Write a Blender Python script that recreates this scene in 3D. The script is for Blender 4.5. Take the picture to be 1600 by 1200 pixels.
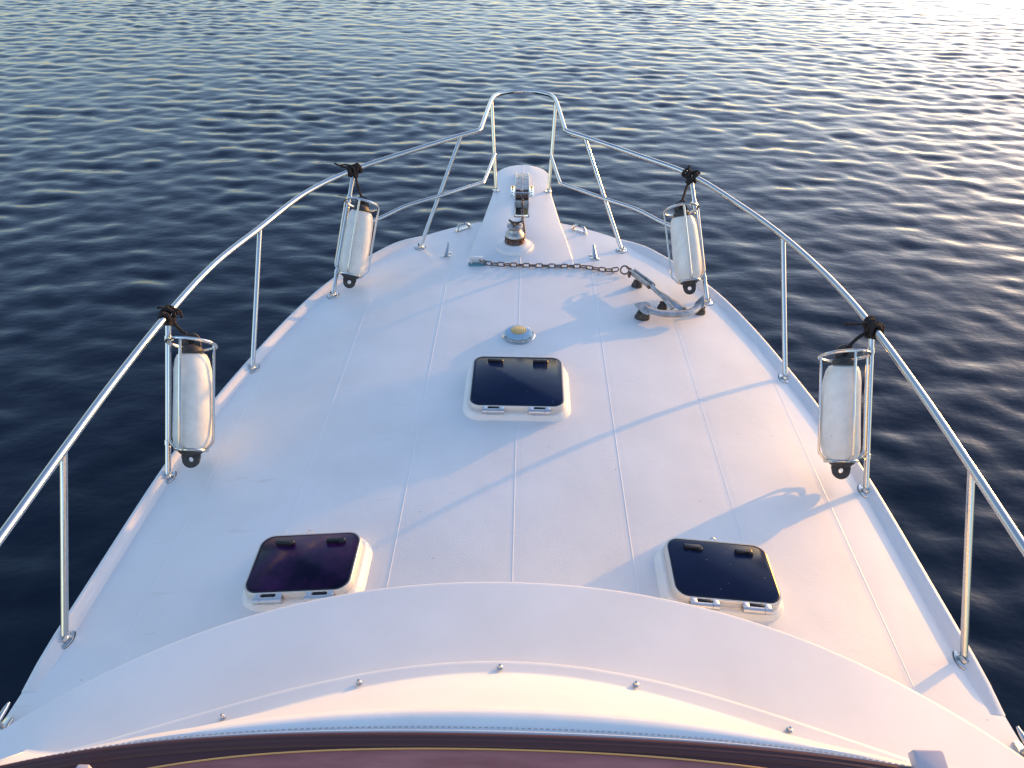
import bpy, bmesh, math, random
import numpy as np
from mathutils import Vector, Matrix, Quaternion
random.seed(7); rng = np.random.default_rng(7)
S = bpy.context.scene
for o in list(bpy.data.objects): bpy.data.objects.remove(o)
# ---------------------------------------------------------------- camera
PITCH, YAW, ROLL = 0.62431, -0.014776, 0.010138
f = Vector((math.sin(YAW)*math.cos(PITCH), math.cos(YAW)*math.cos(PITCH), -math.sin(PITCH)))
r = Vector((math.cos(YAW), -math.sin(YAW), 0)); u = r.cross(f)
r2 = r*math.cos(ROLL)+u*math.sin(ROLL); u2 = -r*math.sin(ROLL)+u*math.cos(ROLL)
cam = bpy.data.objects.new('camera', bpy.data.cameras.new('camera'))
S.collection.objects.link(cam)
M = Matrix((r2, u2, -f)).transposed().to_4x4(); M.translation = Vector((0.0184, 0, 2.2))
cam.matrix_world = M
cam.data.sensor_width = 36; cam.data.lens = 1155/1600*36
cam.data.clip_start = 0.02; cam.data.clip_end = 9000
S.camera = cam
# ---------------------------------------------------------------- light
SUN_AZ, SUN_EL = math.radians(40), math.radians(6.6)      # azimuth from +X towards +Y
D = Vector((math.cos(SUN_EL)*math.cos(SUN_AZ), math.cos(SUN_EL)*math.sin(SUN_AZ), math.sin(SUN_EL)))
W = bpy.data.worlds.new('World'); S.world = W; W.use_nodes = True
wt = W.node_tree; bg = wt.nodes['Background']
sky = wt.nodes.new('ShaderNodeTexSky'); sky.sky_type = 'NISHITA'; sky.sun_disc = False
sky.sun_elevation = SUN_EL; sky.sun_rotation = math.pi/2-SUN_AZ
sky.air_density = 1.0; sky.dust_density = 1.0; sky.ozone_density = 2.0
wb = wt.nodes.new('ShaderNodeMix'); wb.data_type = 'RGBA'; wb.blend_type = 'MULTIPLY'; wb.inputs[0].default_value = 1
wb.inputs[7].default_value = (1.10, 1.0, 1.06, 1)      # white balance of the clear evening sky
wt.links.new(sky.outputs[0], wb.inputs[6]); wt.links.new(wb.outputs[2], bg.inputs[0]); bg.inputs[1].default_value = 0.15
sl = bpy.data.lights.new('sun', 'SUN'); sl.energy = 2.0; sl.angle = math.radians(0.5); sl.color = (.66, .30, .03)
so = bpy.data.objects.new('sun', sl); S.collection.objects.link(so)
so.rotation_euler = D.to_track_quat('Z', 'Y').to_euler()
S.view_settings.view_transform = 'Standard'; S.view_settings.look = 'None'
S.view_settings.exposure = 1.78; S.view_settings.gamma = 1
S.render.engine = 'CYCLES'
# ---------------------------------------------------------------- materials
def mat(name, col, rough=.5, metal=0, **kw):
    m = bpy.data.materials.new(name); m.use_nodes = True
    b = m.node_tree.nodes['Principled BSDF']
    b.inputs['Base Color'].default_value = (*col, 1); b.inputs['Roughness'].default_value = rough
    b.inputs['Metallic'].default_value = metal
    for k, v in kw.items(): b.inputs[k].default_value = v
    return m
def nd(m, t, **kw):
    n = m.node_tree.nodes.new(t)
    for k, v in kw.items():
        if k in n.inputs: n.inputs[k].default_value = v
        else: setattr(n, k, v)
    return n
def lk(m, a, b): m.node_tree.links.new(a, b)
def bsdf(m): return m.node_tree.nodes['Principled BSDF']
def objco(m): return nd(m, 'ShaderNodeTexCoord').outputs['Object']
def bump(m, src, strength, dist, prev=None):
    b = nd(m, 'ShaderNodeBump'); b.inputs['Strength'].default_value = strength; b.inputs['Distance'].default_value = dist
    lk(m, src, b.inputs['Height'])
    if prev: lk(m, prev, b.inputs['Normal'])
    lk(m, b.outputs[0], bsdf(m).inputs['Normal']); return b.outputs[0]
def mottle(m, c1, c2, scale, lo=.35, hi=.65, detail=6, stretch=None, c3=None):
    co = objco(m)
    if stretch:
        mp = nd(m, 'ShaderNodeMapping'); mp.inputs['Scale'].default_value = stretch; lk(m, co, mp.inputs[0]); co = mp.outputs[0]
    n = nd(m, 'ShaderNodeTexNoise', Scale=scale, Detail=detail, Roughness=.6); lk(m, co, n.inputs['Vector'])
    rp = nd(m, 'ShaderNodeValToRGB'); e = rp.color_ramp.elements
    e[0].position = lo; e[0].color = (*c1, 1); e[1].position = hi; e[1].color = (*c2, 1)
    lk(m, n.outputs[0], rp.inputs[0]); lk(m, rp.outputs[0], bsdf(m).inputs['Base Color'])
    return n, rp
def specks(m, base_out, col, scale, thr, seed=0.):
    """sparse specks of dirt mixed over a colour"""
    mp = nd(m, 'ShaderNodeMapping'); mp.inputs['Location'].default_value = (seed, seed*.7, 0); lk(m, objco(m), mp.inputs[0])
    v = nd(m, 'ShaderNodeTexVoronoi', Scale=scale); lk(m, mp.outputs[0], v.inputs['Vector'])
    lt = nd(m, 'ShaderNodeMath', operation='LESS_THAN'); lt.inputs[1].default_value = thr; lk(m, v.outputs['Distance'], lt.inputs[0])
    sp = nd(m, 'ShaderNodeSeparateColor'); lk(m, v.outputs['Color'], sp.inputs[0])
    g = nd(m, 'ShaderNodeMath', operation='GREATER_THAN'); g.inputs[1].default_value = .72; lk(m, sp.outputs[0], g.inputs[0])
    mu = nd(m, 'ShaderNodeMath', operation='MULTIPLY'); lk(m, lt.outputs[0], mu.inputs[0]); lk(m, g.outputs[0], mu.inputs[1])
    mx = nd(m, 'ShaderNodeMix', data_type='RGBA'); lk(m, mu.outputs[0], mx.inputs[0]); lk(m, base_out, mx.inputs[6])
    mx.inputs[7].default_value = (*col, 1); lk(m, mx.outputs[2], bsdf(m).inputs['Base Color']); return mx.outputs[2]

gel = mat('gelcoat', (.78, .78, .77), .42); n, rp = mottle(gel, (.735, .725, .71), (.80, .80, .79), 2.2, .3, .62)
bump(gel, n.outputs[0], .12, .01)
deckm = mat('deck_gelcoat', (.78, .78, .77), .46)
n, rp = mottle(deckm, (.715, .705, .685), (.795, .79, .78), 1.7, .28, .6, 9)
o1 = specks(deckm, rp.outputs[0], (.10, .08, .06), 5.5, .024)
o1 = specks(deckm, o1, (.30, .25, .20), 11, .028, 3.1)
o1 = specks(deckm, o1, (.05, .04, .035), 3.1, .016, 7.7)
def streaks(m, base_out, scale, stretch, thr, col, fac):
    mp = nd(m, 'ShaderNodeMapping'); mp.inputs['Scale'].default_value = stretch; mp.inputs['Rotation'].default_value = (0, 0, .5); lk(m, objco(m), mp.inputs[0])
    n = nd(m, 'ShaderNodeTexNoise', Scale=scale, Detail=5, Roughness=.7); lk(m, mp.outputs[0], n.inputs['Vector'])
    rp = nd(m, 'ShaderNodeMapRange'); rp.inputs[1].default_value = thr; rp.inputs[2].default_value = thr+.08; rp.inputs[4].default_value = fac; lk(m, n.outputs[0], rp.inputs[0])
    mx = nd(m, 'ShaderNodeMix', data_type='RGBA'); lk(m, rp.outputs[0], mx.inputs[0]); lk(m, base_out, mx.inputs[6]); mx.inputs[7].default_value = (*col, 1)
    lk(m, mx.outputs[2], bsdf(m).inputs['Base Color']); return mx.outputs[2]
o1 = streaks(deckm, o1, 3, (1, 6, 1), .64, (.55, .50, .44), .3)
# fine moulded non-skid grain, with shallow hand-laid unevenness below it
v = nd(deckm, 'ShaderNodeTexNoise', Scale=230, Detail=2); lk(deckm, objco(deckm), v.inputs['Vector'])
w_ = nd(deckm, 'ShaderNodeTexNoise', Scale=3.5, Detail=3); lk(deckm, objco(deckm), w_.inputs['Vector'])
b0 = bump(deckm, w_.outputs[0], .22, .012)
sx_ = nd(deckm, 'ShaderNodeSeparateXYZ'); lk(deckm, objco(deckm), sx_.inputs[0])
def mth(op, a, b=None):
    n_ = nd(deckm, 'ShaderNodeMath', operation=op)
    for i_, q_ in enumerate((a, b)):
        if q_ is None: continue
        if isinstance(q_, (int, float)): n_.inputs[i_].default_value = q_
        else: lk(deckm, q_, n_.inputs[i_])
    return n_.outputs[0]
fr = mth('FRACT', mth('ADD', mth('DIVIDE', sx_.outputs[0], .4636), 20.5))
mk = mth('MULTIPLY', mth('LESS_THAN', mth('ABSOLUTE', mth('SUBTRACT', fr, .5)), 1.0), mth('GREATER_THAN', mth('ABSOLUTE', mth('SUBTRACT', fr, .5)), .052))   # panels, with smooth borders beside each seam
mk = mth('MULTIPLY', mk, mth('MULTIPLY', mth('LESS_THAN', mth('ABSOLUTE', sx_.outputs[0]), 1.368), mth('LESS_THAN', sx_.outputs[1], 4.28)))
bump(deckm, mth('MULTIPLY', v.outputs[0], mk), .42, .0018, b0)
rg = nd(deckm, 'ShaderNodeMapRange'); rg.inputs[3].default_value = .30; rg.inputs[4].default_value = .50; lk(deckm, mk, rg.inputs[0]); lk(deckm, rg.outputs[0], bsdf(deckm).inputs['Roughness'])
seamm = mat('seam_gelcoat', (.77, .765, .755), .4)
steel = mat('stainless_steel', (.60, .59, .57), .13, 1)
n = nd(steel, 'ShaderNodeTexNoise', Scale=9, Detail=5); lk(steel, objco(steel), n.inputs['Vector'])
mr = nd(steel, 'ShaderNodeMapRange'); mr.inputs[3].default_value = .07; mr.inputs[4].default_value = .26; lk(steel, n.outputs[0], mr.inputs[0]); lk(steel, mr.outputs[0], bsdf(steel).inputs['Roughness'])
galv = mat('galvanised', (.4, .41, .42), .45, .8); n, rp = mottle(galv, (.30, .28, .26), (.52, .53, .55), 22); bump(galv, n.outputs[0], .3, .002)
rust = mat('rusty_steel', (.14, .09, .07), .7, .5); n, rp = mottle(rust, (.20, .085, .045), (.17, .16, .16), 40); bump(rust, n.outputs[0], .5, .001)
chainm = mat('chain_steel', (.16, .14, .14), .55, .7); n, rp = mottle(chainm, (.15, .09, .065), (.22, .21, .21), 60)
rubber = mat('black_rubber', (.025, .025, .028), .55); n, rp = mottle(rubber, (.018, .018, .02), (.055, .05, .047), 30)
rubbr = mat('dusty_rubber', (.06, .05, .045), .8); n, rp = mottle(rubbr, (.025, .022, .02), (.11, .09, .075), 35)
ropem = mat('black_rope', (.022, .016, .014), .9)
wv = nd(ropem, 'ShaderNodeTexWave', Scale=60); wv.bands_direction = 'DIAGONAL'; lk(ropem, objco(ropem), wv.inputs['Vector']); bump(ropem, wv.outputs[0], .8, .003)
vinyl = mat('fender_vinyl', (.74, .74, .72), .28)
n, rp = mottle(vinyl, (.66, .64, .59), (.80, .78, .72), 14, .30, .60, 9, (1, 1, .6)); o1 = streaks(vinyl, rp.outputs[0], 16, (1, 1, 3.5), .64, (.22, .21, .20), .55)
alum = mat('satin_aluminium', (.62, .62, .63), .34, .85)
frmm = mat('painted_hatch_frame', (.66, .63, .58), .3, .25)
glass1 = mat('acrylic_navy_reflection', (.010, .016, .040), .3, 0, IOR=1.22)  # navy of the reflected sky put into the base colour
n, rp = mottle(glass1, (.010, .018, .048), (.014, .024, .062), 5); specks(glass1, rp.outputs[0], (.10, .11, .16), 34, .10)
mrr = nd(glass1, 'ShaderNodeMapRange'); mrr.inputs[3].default_value = .12; mrr.inputs[4].default_value = .22; lk(glass1, n.outputs[0], mrr.inputs[0]); lk(glass1, mrr.outputs[0], bsdf(glass1).inputs['Roughness'])
glass2 = mat('acrylic_inside_view', (.02, .006, .045), .16, 0, IOR=1.25); n, rp = mottle(glass2, (.004, .003, .020), (.045, .010, .070), 3.0, .42, .62)  # lid without the sky reflection, purple view inside put into its colour
blackp = mat('black_plastic', (.01, .01, .012), .3)
bluecap = mat('pale_blue_plastic', (.30, .46, .60), .35)
brass = mat('amber_disc', (.62, .42, .16), .35, .3); wv = nd(brass, 'ShaderNodeTexWave', Scale=26); lk(brass, objco(brass), wv.inputs['Vector']); bump(brass, wv.outputs[0], .5, .002)
pad = mat('blue_green_pad', (.10, .24, .30), .5)
polish = mat('polished_steel', (.78, .72, .62), .12, 1)
slotlit = mat('slot_lit_yellow', (.75, .50, .18), .35, .7)  # yellow metal colour stands in for light reflected inside the slot
brown = mat('brown_roller', (.10, .055, .04), .45); 
capvin = mat('white_vinyl', (.80, .79, .77), .38); n, rp = mottle(capvin, (.76, .75, .73), (.81, .80, .79), 6); bump(capvin, n.outputs[0], .15, .01)
thread = mat('thread', (.42, .40, .38), .8)
gasket = mat('dark_gasket', (.095, .04, .04), .38, 0, IOR=1.3)
dash = mat('red_brown_acrylic', (.38, .14, .12), .3); n, rp = mottle(dash, (.30, .10, .09), (.44, .17, .15), 5, stretch=(1, 6, 1))
orange = mat('orange_piping', (.75, .38, .12), .35)
pale = mat('pale_bracket_plastic', (.55, .47, .50), .45)
hullm = mat('hull_gelcoat', (.75, .75, .74), .25)
# ---------------------------------------------------------------- mesh helpers
def link(name, bm, m, parent=None, smooth=True, origin=None):
    bmesh.ops.remove_doubles(bm, verts=bm.verts, dist=1e-6)
    bmesh.ops.recalc_face_normals(bm, faces=bm.faces)
    me = bpy.data.meshes.new(name)
    if origin is not None: bmesh.ops.translate(bm, vec=-Vector(origin), verts=bm.verts)
    bm.to_mesh(me); bm.free(); me.materials.append(m)
    if smooth:
        for p in me.polygons: p.use_smooth = True
        try: me.set_sharp_from_angle(angle=math.radians(38))
        except Exception: pass
    o = bpy.data.objects.new(name, me); S.collection.objects.link(o)
    if origin is not None: o.location = origin
    if parent is not None: o.parent = parent
    return o
def empty(name, loc=(0, 0, 0), **props):
    o = bpy.data.objects.new(name, None); o.empty_display_size = .1; S.collection.objects.link(o); o.location = loc
    for k, v in props.items(): o[k] = v
    return o
def catmull(P, n=8, closed=False):
    P = [Vector(p) for p in P]; out = []; N = len(P)
    rg = range(N if closed else N-1)
    for i in rg:
        p1, p2 = P[i], P[(i+1) % N]
        p0 = P[i-1] if (i > 0 or closed) else 2*p1-p2
        p3 = P[(i+2) % N] if (i+2 < N or closed) else 2*p2-p1
        for k in range(n):
            t = k/n
            out.append(.5*((2*p1)+(p2-p0)*t+(2*p0-5*p1+4*p2-p3)*t*t+(3*p1-3*p2+p3-p0)*t**3))
    if not closed: out.append(P[-1])
    return out
def tube(bm, pts, rad, seg=12, closed=False, caps=True, flat=None):
    pts = [Vector(p) for p in pts]; N = len(pts); rings = []
    T = []
    for i in range(N):
        a = pts[i-1] if (i > 0 or closed) else pts[i]; b = pts[(i+1) % N] if (i+1 < N or closed) else pts[i]
        T.append((b-a).normalized())
    up = Vector((0, 0, 1)) if abs(T[0].z) < .9 else Vector((1, 0, 0))
    nrm = (up-T[0]*up.dot(T[0])).normalized()
    for i in range(N):
        if i > 0:
            q = T[i-1].rotation_difference(T[i]); nrm = q @ nrm; nrm = (nrm-T[i]*nrm.dot(T[i])).normalized()
        bi = T[i].cross(nrm); rr = rad[i] if hasattr(rad, '__len__') else rad
        fa, fb = flat if flat else (1, 1)
        rings.append([bm.verts.new(pts[i]+rr*(math.cos(2*math.pi*k/seg)*nrm*fa+math.sin(2*math.pi*k/seg)*bi*fb)) for k in range(seg)])
    for i in range(N if closed else N-1):
        A, B = rings[i], rings[(i+1) % N]
        for k in range(seg): bm.faces.new((A[k], A[(k+1) % seg], B[(k+1) % seg], B[k]))
    if caps and not closed: bm.faces.new(rings[0][::-1]); bm.faces.new(rings[-1])
def lathe(bm, prof, seg=32, mtx=Matrix(), sy=1.0):
    rings = []
    for (rr, z) in prof:
        if rr < 1e-5: rings.append([bm.verts.new(mtx @ Vector((0, 0, z)))])
        else: rings.append([bm.verts.new(mtx @ Vector((rr*math.cos(2*math.pi*k/seg), sy*rr*math.sin(2*math.pi*k/seg), z))) for k in range(seg)])
    for A, B in zip(rings, rings[1:]):
        for k in range(seg):
            k2 = (k+1) % seg
            if len(A) == 1 and len(B) == 1: continue
            if len(A) == 1: bm.faces.new((A[0], B[k], B[k2]))
            elif len(B) == 1: bm.faces.new((A[k], A[k2], B[0]))
            else: bm.faces.new((A[k], A[k2], B[k2], B[k]))
def rrect(w, h, rad, n=8):
    out = []
    for (sx, sy, a0) in ((1, 1, 0), (-1, 1, 90), (-1, -1, 180), (1, -1, 270)):
        for k in range(n+1):
            a = math.radians(a0+90*k/n); out.append((sx*(w/2-rad)+rad*math.cos(a), sy*(h/2-rad)+rad*math.sin(a)))
    return out
def loft(bm, loops, mtx=Matrix(), cap0=True, cap1=True):
    R = [[bm.verts.new(mtx @ Vector(p)) for p in L] for L in loops]; N = len(R[0])
    for A, B in zip(R, R[1:]):
        for k in range(N): bm.faces.new((A[k], A[(k+1) % N], B[(k+1) % N], B[k]))
    if cap0: bm.faces.new(R[0][::-1])
    if cap1: bm.faces.new(R[-1])
def rbox(bm, w, d, h, rad, mtx=Matrix(), bev=.003):
    def L(ins, z): return [(x, y, z) for x, y in rrect(w-2*ins, d-2*ins, max(rad-ins, .0008), 5)]
    loft(bm, [L(0, 0), L(0, h-bev), L(bev*.3, h-bev*.3), L(bev, h)], mtx)
def T(x, y, z): return Matrix.Translation((x, y, z))
def frame(o, zaxis, yhint=(0, 1, 0)):
    z = Vector(zaxis).normalized(); x = Vector(yhint).cross(z).normalized(); y = z.cross(x)
    m = Matrix((x, y, z)).transposed().to_4x4(); m.translation = Vector(o); return m
CAMB = .065
def dz(x): return -CAMB*x*x
def deckp(x, y, h=0): return Vector((x, y, dz(x)+h))
def dframe(x, y, h=0, rot=0):
    n = Vector((2*CAMB*x, 0, 1)).normalized(); return frame(deckp(x, y)+n*h, n) @ Matrix.Rotation(rot, 4, 'Z')

# ---------------------------------------------------------------- boat
boat = empty('motor_boat', (0, 0, -1.5), label='white fibreglass motor boat with stainless bow rail, three dark hatches and anchor platform', category='boat')
bo = Vector((0, 0, -1.5))
def part(name, bm, m, parent=boat, smooth=True, label=None):
    o = link(name, bm, m, None, smooth)
    if parent is boat: o.parent = boat; o.matrix_parent_inverse = T(0, 0, 1.5)
    elif parent is not None:
        o.parent = parent
    if label: o['label'] = label
    return o
outl = [(1.68, -2.6), (1.72, -1.2), (1.735, 0), (1.72, .9), (1.685, 1.64), (1.65, 2.51), (1.59, 3.0), (1.505, 3.42), (1.385, 3.88), (1.225, 4.28), (.955, 4.66), (.70, 4.88), (.36, 5.06), (.12, 5.115), (0, 5.12)]
half = [(p.x, p.y) for p in catmull([(a, b, 0) for a, b in outl], 7)]
def edge_x(y):
    for (x0, y0), (x1, y1) in zip(half, half[1:]):
        if y0 <= y <= y1: return x0+(x1-x0)*(y-y0)/max(y1-y0, 1e-6)
    return half[0][0] if y < half[0][1] else 0
# hull
bm = bmesh.new(); prof = []
full = [(x, y) for x, y in half]+[(-x, y) for x, y in half[::-1][1:]]
rows = []
for (dzv, k, back) in ((-.002, 1.0, 0), (-.03, 1.006, -.01), (-.07, 1.0, .0), (-.3, .97, .10), (-.8, .88, .55), (-1.3, .78, 1.0), (-1.75, .70, 1.3)):
    rows.append([bm.verts.new((x*k, y-back*max(0, (y+1)/6.1)**2, dz(x)*(1 if dzv > -.1 else .5)+dzv)) for x, y in full])
for A, B in zip(rows, rows[1:]):
    for i in range(len(A)-1): bm.faces.new((A[i], A[i+1], B[i+1], B[i]))
    bm.faces.new((A[0], A[-1], B[-1], B[0]))
part('hull', bm, hullm)
# deck sheet
bm = bmesh.new(); NU = 40; prev = None
for (x, y) in half:
    row = [bm.verts.new(deckp(x*(2*i/NU-1), y)) for i in range(NU+1)] if x > 1e-4 else [bm.verts.new((0, y, 0))]
    if prev:
        for i in range(NU):
            if len(row) > 1: bm.faces.new((prev[i], prev[i+1], row[i+1], row[i]))
            else: bm.faces.new((prev[i], prev[i+1], row[0]))
    prev = row
deck = part('foredeck', bm, deckm)
# mould seams
def ribbon(bm, pts, w, h):
    pts = [Vector(p) for p in pts]; R = []
    for i, p in enumerate(pts):
        t = (pts[min(i+1, len(pts)-1)]-pts[max(i-1, 0)]).normalized(); s = t.cross(Vector((0, 0, 1))).normalized()
        R.append([bm.verts.new(p+s*a+Vector((0, 0, b))) for a, b in ((-w, -.001), (-w*.35, h), (w*.35, h), (w, -.001))])
    for A, B in zip(R, R[1:]):
        for k in range(3): bm.faces.new((A[k], A[k+1], B[k+1], B[k]))
SP = .4636
for n_, (y0, y1) in {0: (3.62, 4.46), 10: (1.3, 2.80), 1: (1.25, 4.30), 2: (1.25, 4.02), 3: (1.2, 3.36)}.items():
    for sg in ((1,) if n_ in (0, 10) else (1, -1)):
        x = 0 if n_ in (0, 10) else sg*SP*n_
        bm = bmesh.new(); pts = [deckp(x, y0+(y1-y0)*i/20, .0) for i in range(21)]
        if n_ == 1: pts += [deckp(x+sg*.0-sg*.0, y1+.02), deckp(x-sg*.10, y1+.13), deckp(x-sg*.13, y1+.30)]
        ribbon(bm, pts, .0042, .0009 if n_ in (0, 1, 10) else .0005); part('mould_seam', bm, seamm)
# toe rail
for sg in (1, -1):
    bm = bmesh.new(); seq = [(x, y) for x, y in half if 1.38 <= y <= 4.90]
    P = [Vector((sg*x, y, 0)) for x, y in seq]; R = []; cum = [0]
    for a, b in zip(P, P[1:]): cum.append(cum[-1]+(b-a).length)
    L = cum[-1]
    for i, p in enumerate(P):
        t = (P[min(i+1, len(P)-1)]-P[max(i-1, 0)]).normalized(); inn = Vector((-t.y, t.x, 0))*(1 if sg > 0 else -1)
        e0 = min(1, cum[i]/.16); e1 = min(1, (L-cum[i])/.22); hh = .031*min(e0, e1)**.7
        ring = []
        for a, b in ((-.004, -.004), (-.003, .75), (.001, .94), (.006, 1), (.014, 1.0), (.021, .94), (.038, .42), (.050, .16), (.068, -.03)):
            q = p+inn*a; ring.append(bm.verts.new((q.x, q.y, dz(q.x)+hh*b-(.002 if b < 0 else -.0008))))
        R.append(ring)
    for A, B in zip(R, R[1:]):
        for k in range(len(A)-1): bm.faces.new((A[k], A[k+1], B[k+1], B[k]))
    part('toe_rail', bm, gel)
# anchor platform on the bow
bm = bmesh.new()
def pw(y):
    if y > 5.93: return .222*math.sqrt(max(0, 1-((y-5.93)/.275)**2.4))
    return np.interp(y, [4.38, 4.55, 5.0, 5.55, 5.93], [.365, .345, .285, .232, .222])
ys = [4.38, 4.42, 4.5, 4.6, 4.75, 4.9, 5.0, 5.09, 5.15, 5.25, 5.40, 5.41, 5.55, 5.7, 5.8, 5.93]+[5.93+.275*math.sin(a) for a in np.linspace(.15, math.pi/2-.06, 9)]
def ptop(x, y):
    k = min(1, max(0, (y-4.38)/.45)); return -.004+.036*k-.02*x*x
R = []
for y in ys:
    w = pw(y); cols = [-w, -w+.006, -w+.014, -.055, .055, w-.014, w-.006, w] if w > .08 else [-w, -w*.95, -w*.9, -w*.5, w*.5, w*.9, w*.95, w]
    t = []; b = []
    for j, x in enumerate(cols):
        drop = {0: .012, 1: .003, 7: .012, 6: .003}.get(j, 0)
        t.append(bm.verts.new((x, y, ptop(x, y)-drop)))
    zb = -.045 if y > 5.08 else -.06
    b = [bm.verts.new((x, y, zb)) for x in cols]
    R.append((t, b, y))
for (t0, b0, y0), (t1, b1, y1) in zip(R, R[1:]):
    for j in range(7):
        hole = (j == 3 and y0 >= 5.09 and y1 <= 5.405)
        if not hole:
            bm.faces.new((t0[j], t0[j+1], t1[j+1], t1[j])); bm.faces.new((b0[j], b1[j], b1[j+1], b0[j+1]))
        else:
            bm.faces.new((t0[3], t1[3], b1[3], b0[3])); bm.faces.new((t0[4], b0[4], b1[4], t1[4]))
    bm.faces.new((t0[0], t1[0], b1[0], b0[0])); bm.faces.new((t0[7], b0[7], b1[7], t1[7]))
for (t, b, y) in (R[0], R[-1]):
    for j in range(7): bm.faces.new((t[j], t[j+1], b[j+1], b[j]))
for (t, b, y) in R:
    if abs(y-5.09) < .001 or abs(y-5.40) < .001: bm.faces.new((t[3], t[4], b[4], b[3]))
plat = part('anchor_platform', bm, gel)
bm = bmesh.new(); ribbon(bm, [(0.0, 5.99, ptop(0, 5.99)), (0, 6.1, ptop(0, 6.1)), (0, 6.195, ptop(0, 6.19))], .003, .0015); part('mould_seam', bm, seamm); bm = bmesh.new()
ribbon(bm, [(0.0, 4.39, .0), (0, 4.45, ptop(0, 4.45)), (0, 4.50, ptop(0, 4.5))], .003, .0015); part('mould_seam', bm, seamm)
# bow roller channel
br = empty('bow_roller'); br.parent = boat; br.matrix_parent_inverse = T(0, 0, 1.5)
def sub(name, bm, m, parent, smooth=True, label=None): 
    o = link(name, bm, m, parent, smooth)
    if label: o['label'] = label
    return o
z0 = ptop(0, 5.5)
bm = bmesh.new()
for sg in (-1, 1):
    # side cheeks standing up from the platform with a flange
    prof = [(5.14, -.05, .003), (5.42, -.05, .006), (5.50, -.05, .035), (5.72, -.05, .040), (5.90, -.03, .030), (5.99, -.005, .012)]
    A = [(sg*.0505, y, z0+b) for y, a, b in prof]; B = [(sg*.0535, y, z0+b) for y, a, b in prof]
    A2 = [(sg*.0505, y, z0+a) for y, a, b in prof]; B2 = [(sg*.0535, y, z0+a) for y, a, b in prof]
    Q = [[bm.verts.new(p) for p in L] for L in (A, B, A2, B2)]
    for i in range(5):
        bm.faces.new((Q[0][i], Q[0][i+1], Q[1][i+1], Q[1][i])); bm.faces.new((Q[0][i], Q[2][i], Q[2][i+1], Q[0][i+1])); bm.faces.new((Q[1][i], Q[1][i+1], Q[3][i+1], Q[3][i]))
    bm.faces.new((Q[0][0], Q[1][0], Q[3][0], Q[2][0])); bm.faces.new((Q[0][5], Q[2][5], Q[3][5], Q[1][5]))
    rbox(bm, .036, .22, .004, .004, T(sg*.073, 5.60, z0-.0005), .001)
sub('channel', bm, polish, br)
bm = bmesh.new()
R = []
for y, zz in ((5.40, -.004), (5.46, .012), (5.6, .020), (5.85, .018), (5.97, .008), (6.0, -.004)):
    R.append([bm.verts.new((x, y, z0+zz)) for x in (-.050, -.004, 0, .004, .050)])
for A, B in zip(R, R[1:]):
    for k in range(4): bm.faces.new((A[k], A[k+1], B[k+1], B[k]))
rbox(bm, .005, .40, .018, .001, T(0, 5.72, z0+.018), .001)
sub('chute', bm, galv, br)
bm = bmesh.new()
for y in (5.44, 5.535):
    bm = bmesh.new(); tube(bm, [(-.049, y, z0+.022), (-.012, y, z0+.022), (-.006, y, z0+.022), (0, y, z0+.022), (.006, y, z0+.022), (.012, y, z0+.022), (.049, y, z0+.022)], [.02, .018, .012, .009, .012, .018, .02], 14); sub('roller', bm, brown, br)
bm = bmesh.new(); tube(bm, [(-.06, 5.49, z0+.03), (.06, 5.49, z0+.03)], .008, 10); sub('axle', bm, steel, br)
for sg in (-1, 1):
    for i in range(4):
        bm = bmesh.new(); lathe(bm, [(.0055, 0), (.005, .003), (.0, .004)], 10, T(sg*.076, 5.51+.06*i, z0+.003)); sub('screw', bm, rubbr, br)
# slot lining: steel walls
bm = bmesh.new()
rbox(bm, .094, .03, .003, .002, T(0, 5.125, z0-.002), .001)
for sg in (-1, 1): rbox(bm, .0035, .27, .075, .001, T(sg*.0485, 5.26, z0-.080), .001)
sub('slot_lining', bm, polish, br)
bm = bmesh.new(); rbox(bm, .044, .26, .012, .002, T(-.0235, 5.262, z0-.060), .002); sub('slot_floor_dark', bm, rubber, br)  # black left half paints the unlit side of the slot
bm = bmesh.new(); rbox(bm, .044, .26, .012, .002, T(.0235, 5.262, z0-.058) @ Matrix.Rotation(-.05, 4, 'X'), .002); sub('slot_floor_lit', bm, slotlit, br)  # added right half, its yellow paints the light reflected in the slot
# windlass
wl = empty('windlass'); wl.parent = boat; wl.matrix_parent_inverse = T(0, 0, 1.5)
WX, WY = -.042, 4.63; wz = ptop(0, WY)
Wm = T(WX, WY, wz)
bm = bmesh.new(); lathe(bm, [(.128, -.01), (.128, .010), (.124, .017), (.095, .024), (.088, .032), (.072, .036), (.0, .036)], 48, Wm); sub('base', bm, gel, wl)
bm = bmesh.new(); lathe(bm, [(.066, .036), (.068, .042), (.060, .048), (.054, .056), (.056, .064), (.064, .070), (.066, .074), (.05, .076)], 40, Wm)
for k in range(10):
    a = k*math.pi/5; rbox(bm, .012, .018, .018, .002, Wm @ Matrix.Rotation(a, 4, 'Z') @ T(.060, 0, .048), .002)
sub('gypsy', bm, rust, wl)
bm = bmesh.new(); lathe(bm, [(.058, .076), (.064, .082), (.062, .098), (.052, .108), (.043, .118), (.041, .132), (.047, .142), (.053, .148), (.053, .158), (.046, .163), (.0, .165)], 40, Wm); sub('drum', bm, galv, wl)
bm = bmesh.new()
for k in range(3):
    a = math.radians(20+120*k); tube(bm, [Wm @ Vector((0, 0, .170)), Wm @ Vector((.028*math.cos(a), .028*math.sin(a), .172)), Wm @ Vector((.052*math.cos(a), .052*math.sin(a), .180))], [.011, .008, .006], 8)
lathe(bm, [(.016, .163), (.015, .178), (0, .18)], 14, Wm)
sub('clutch_handle', bm, rubbr, wl)
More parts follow.
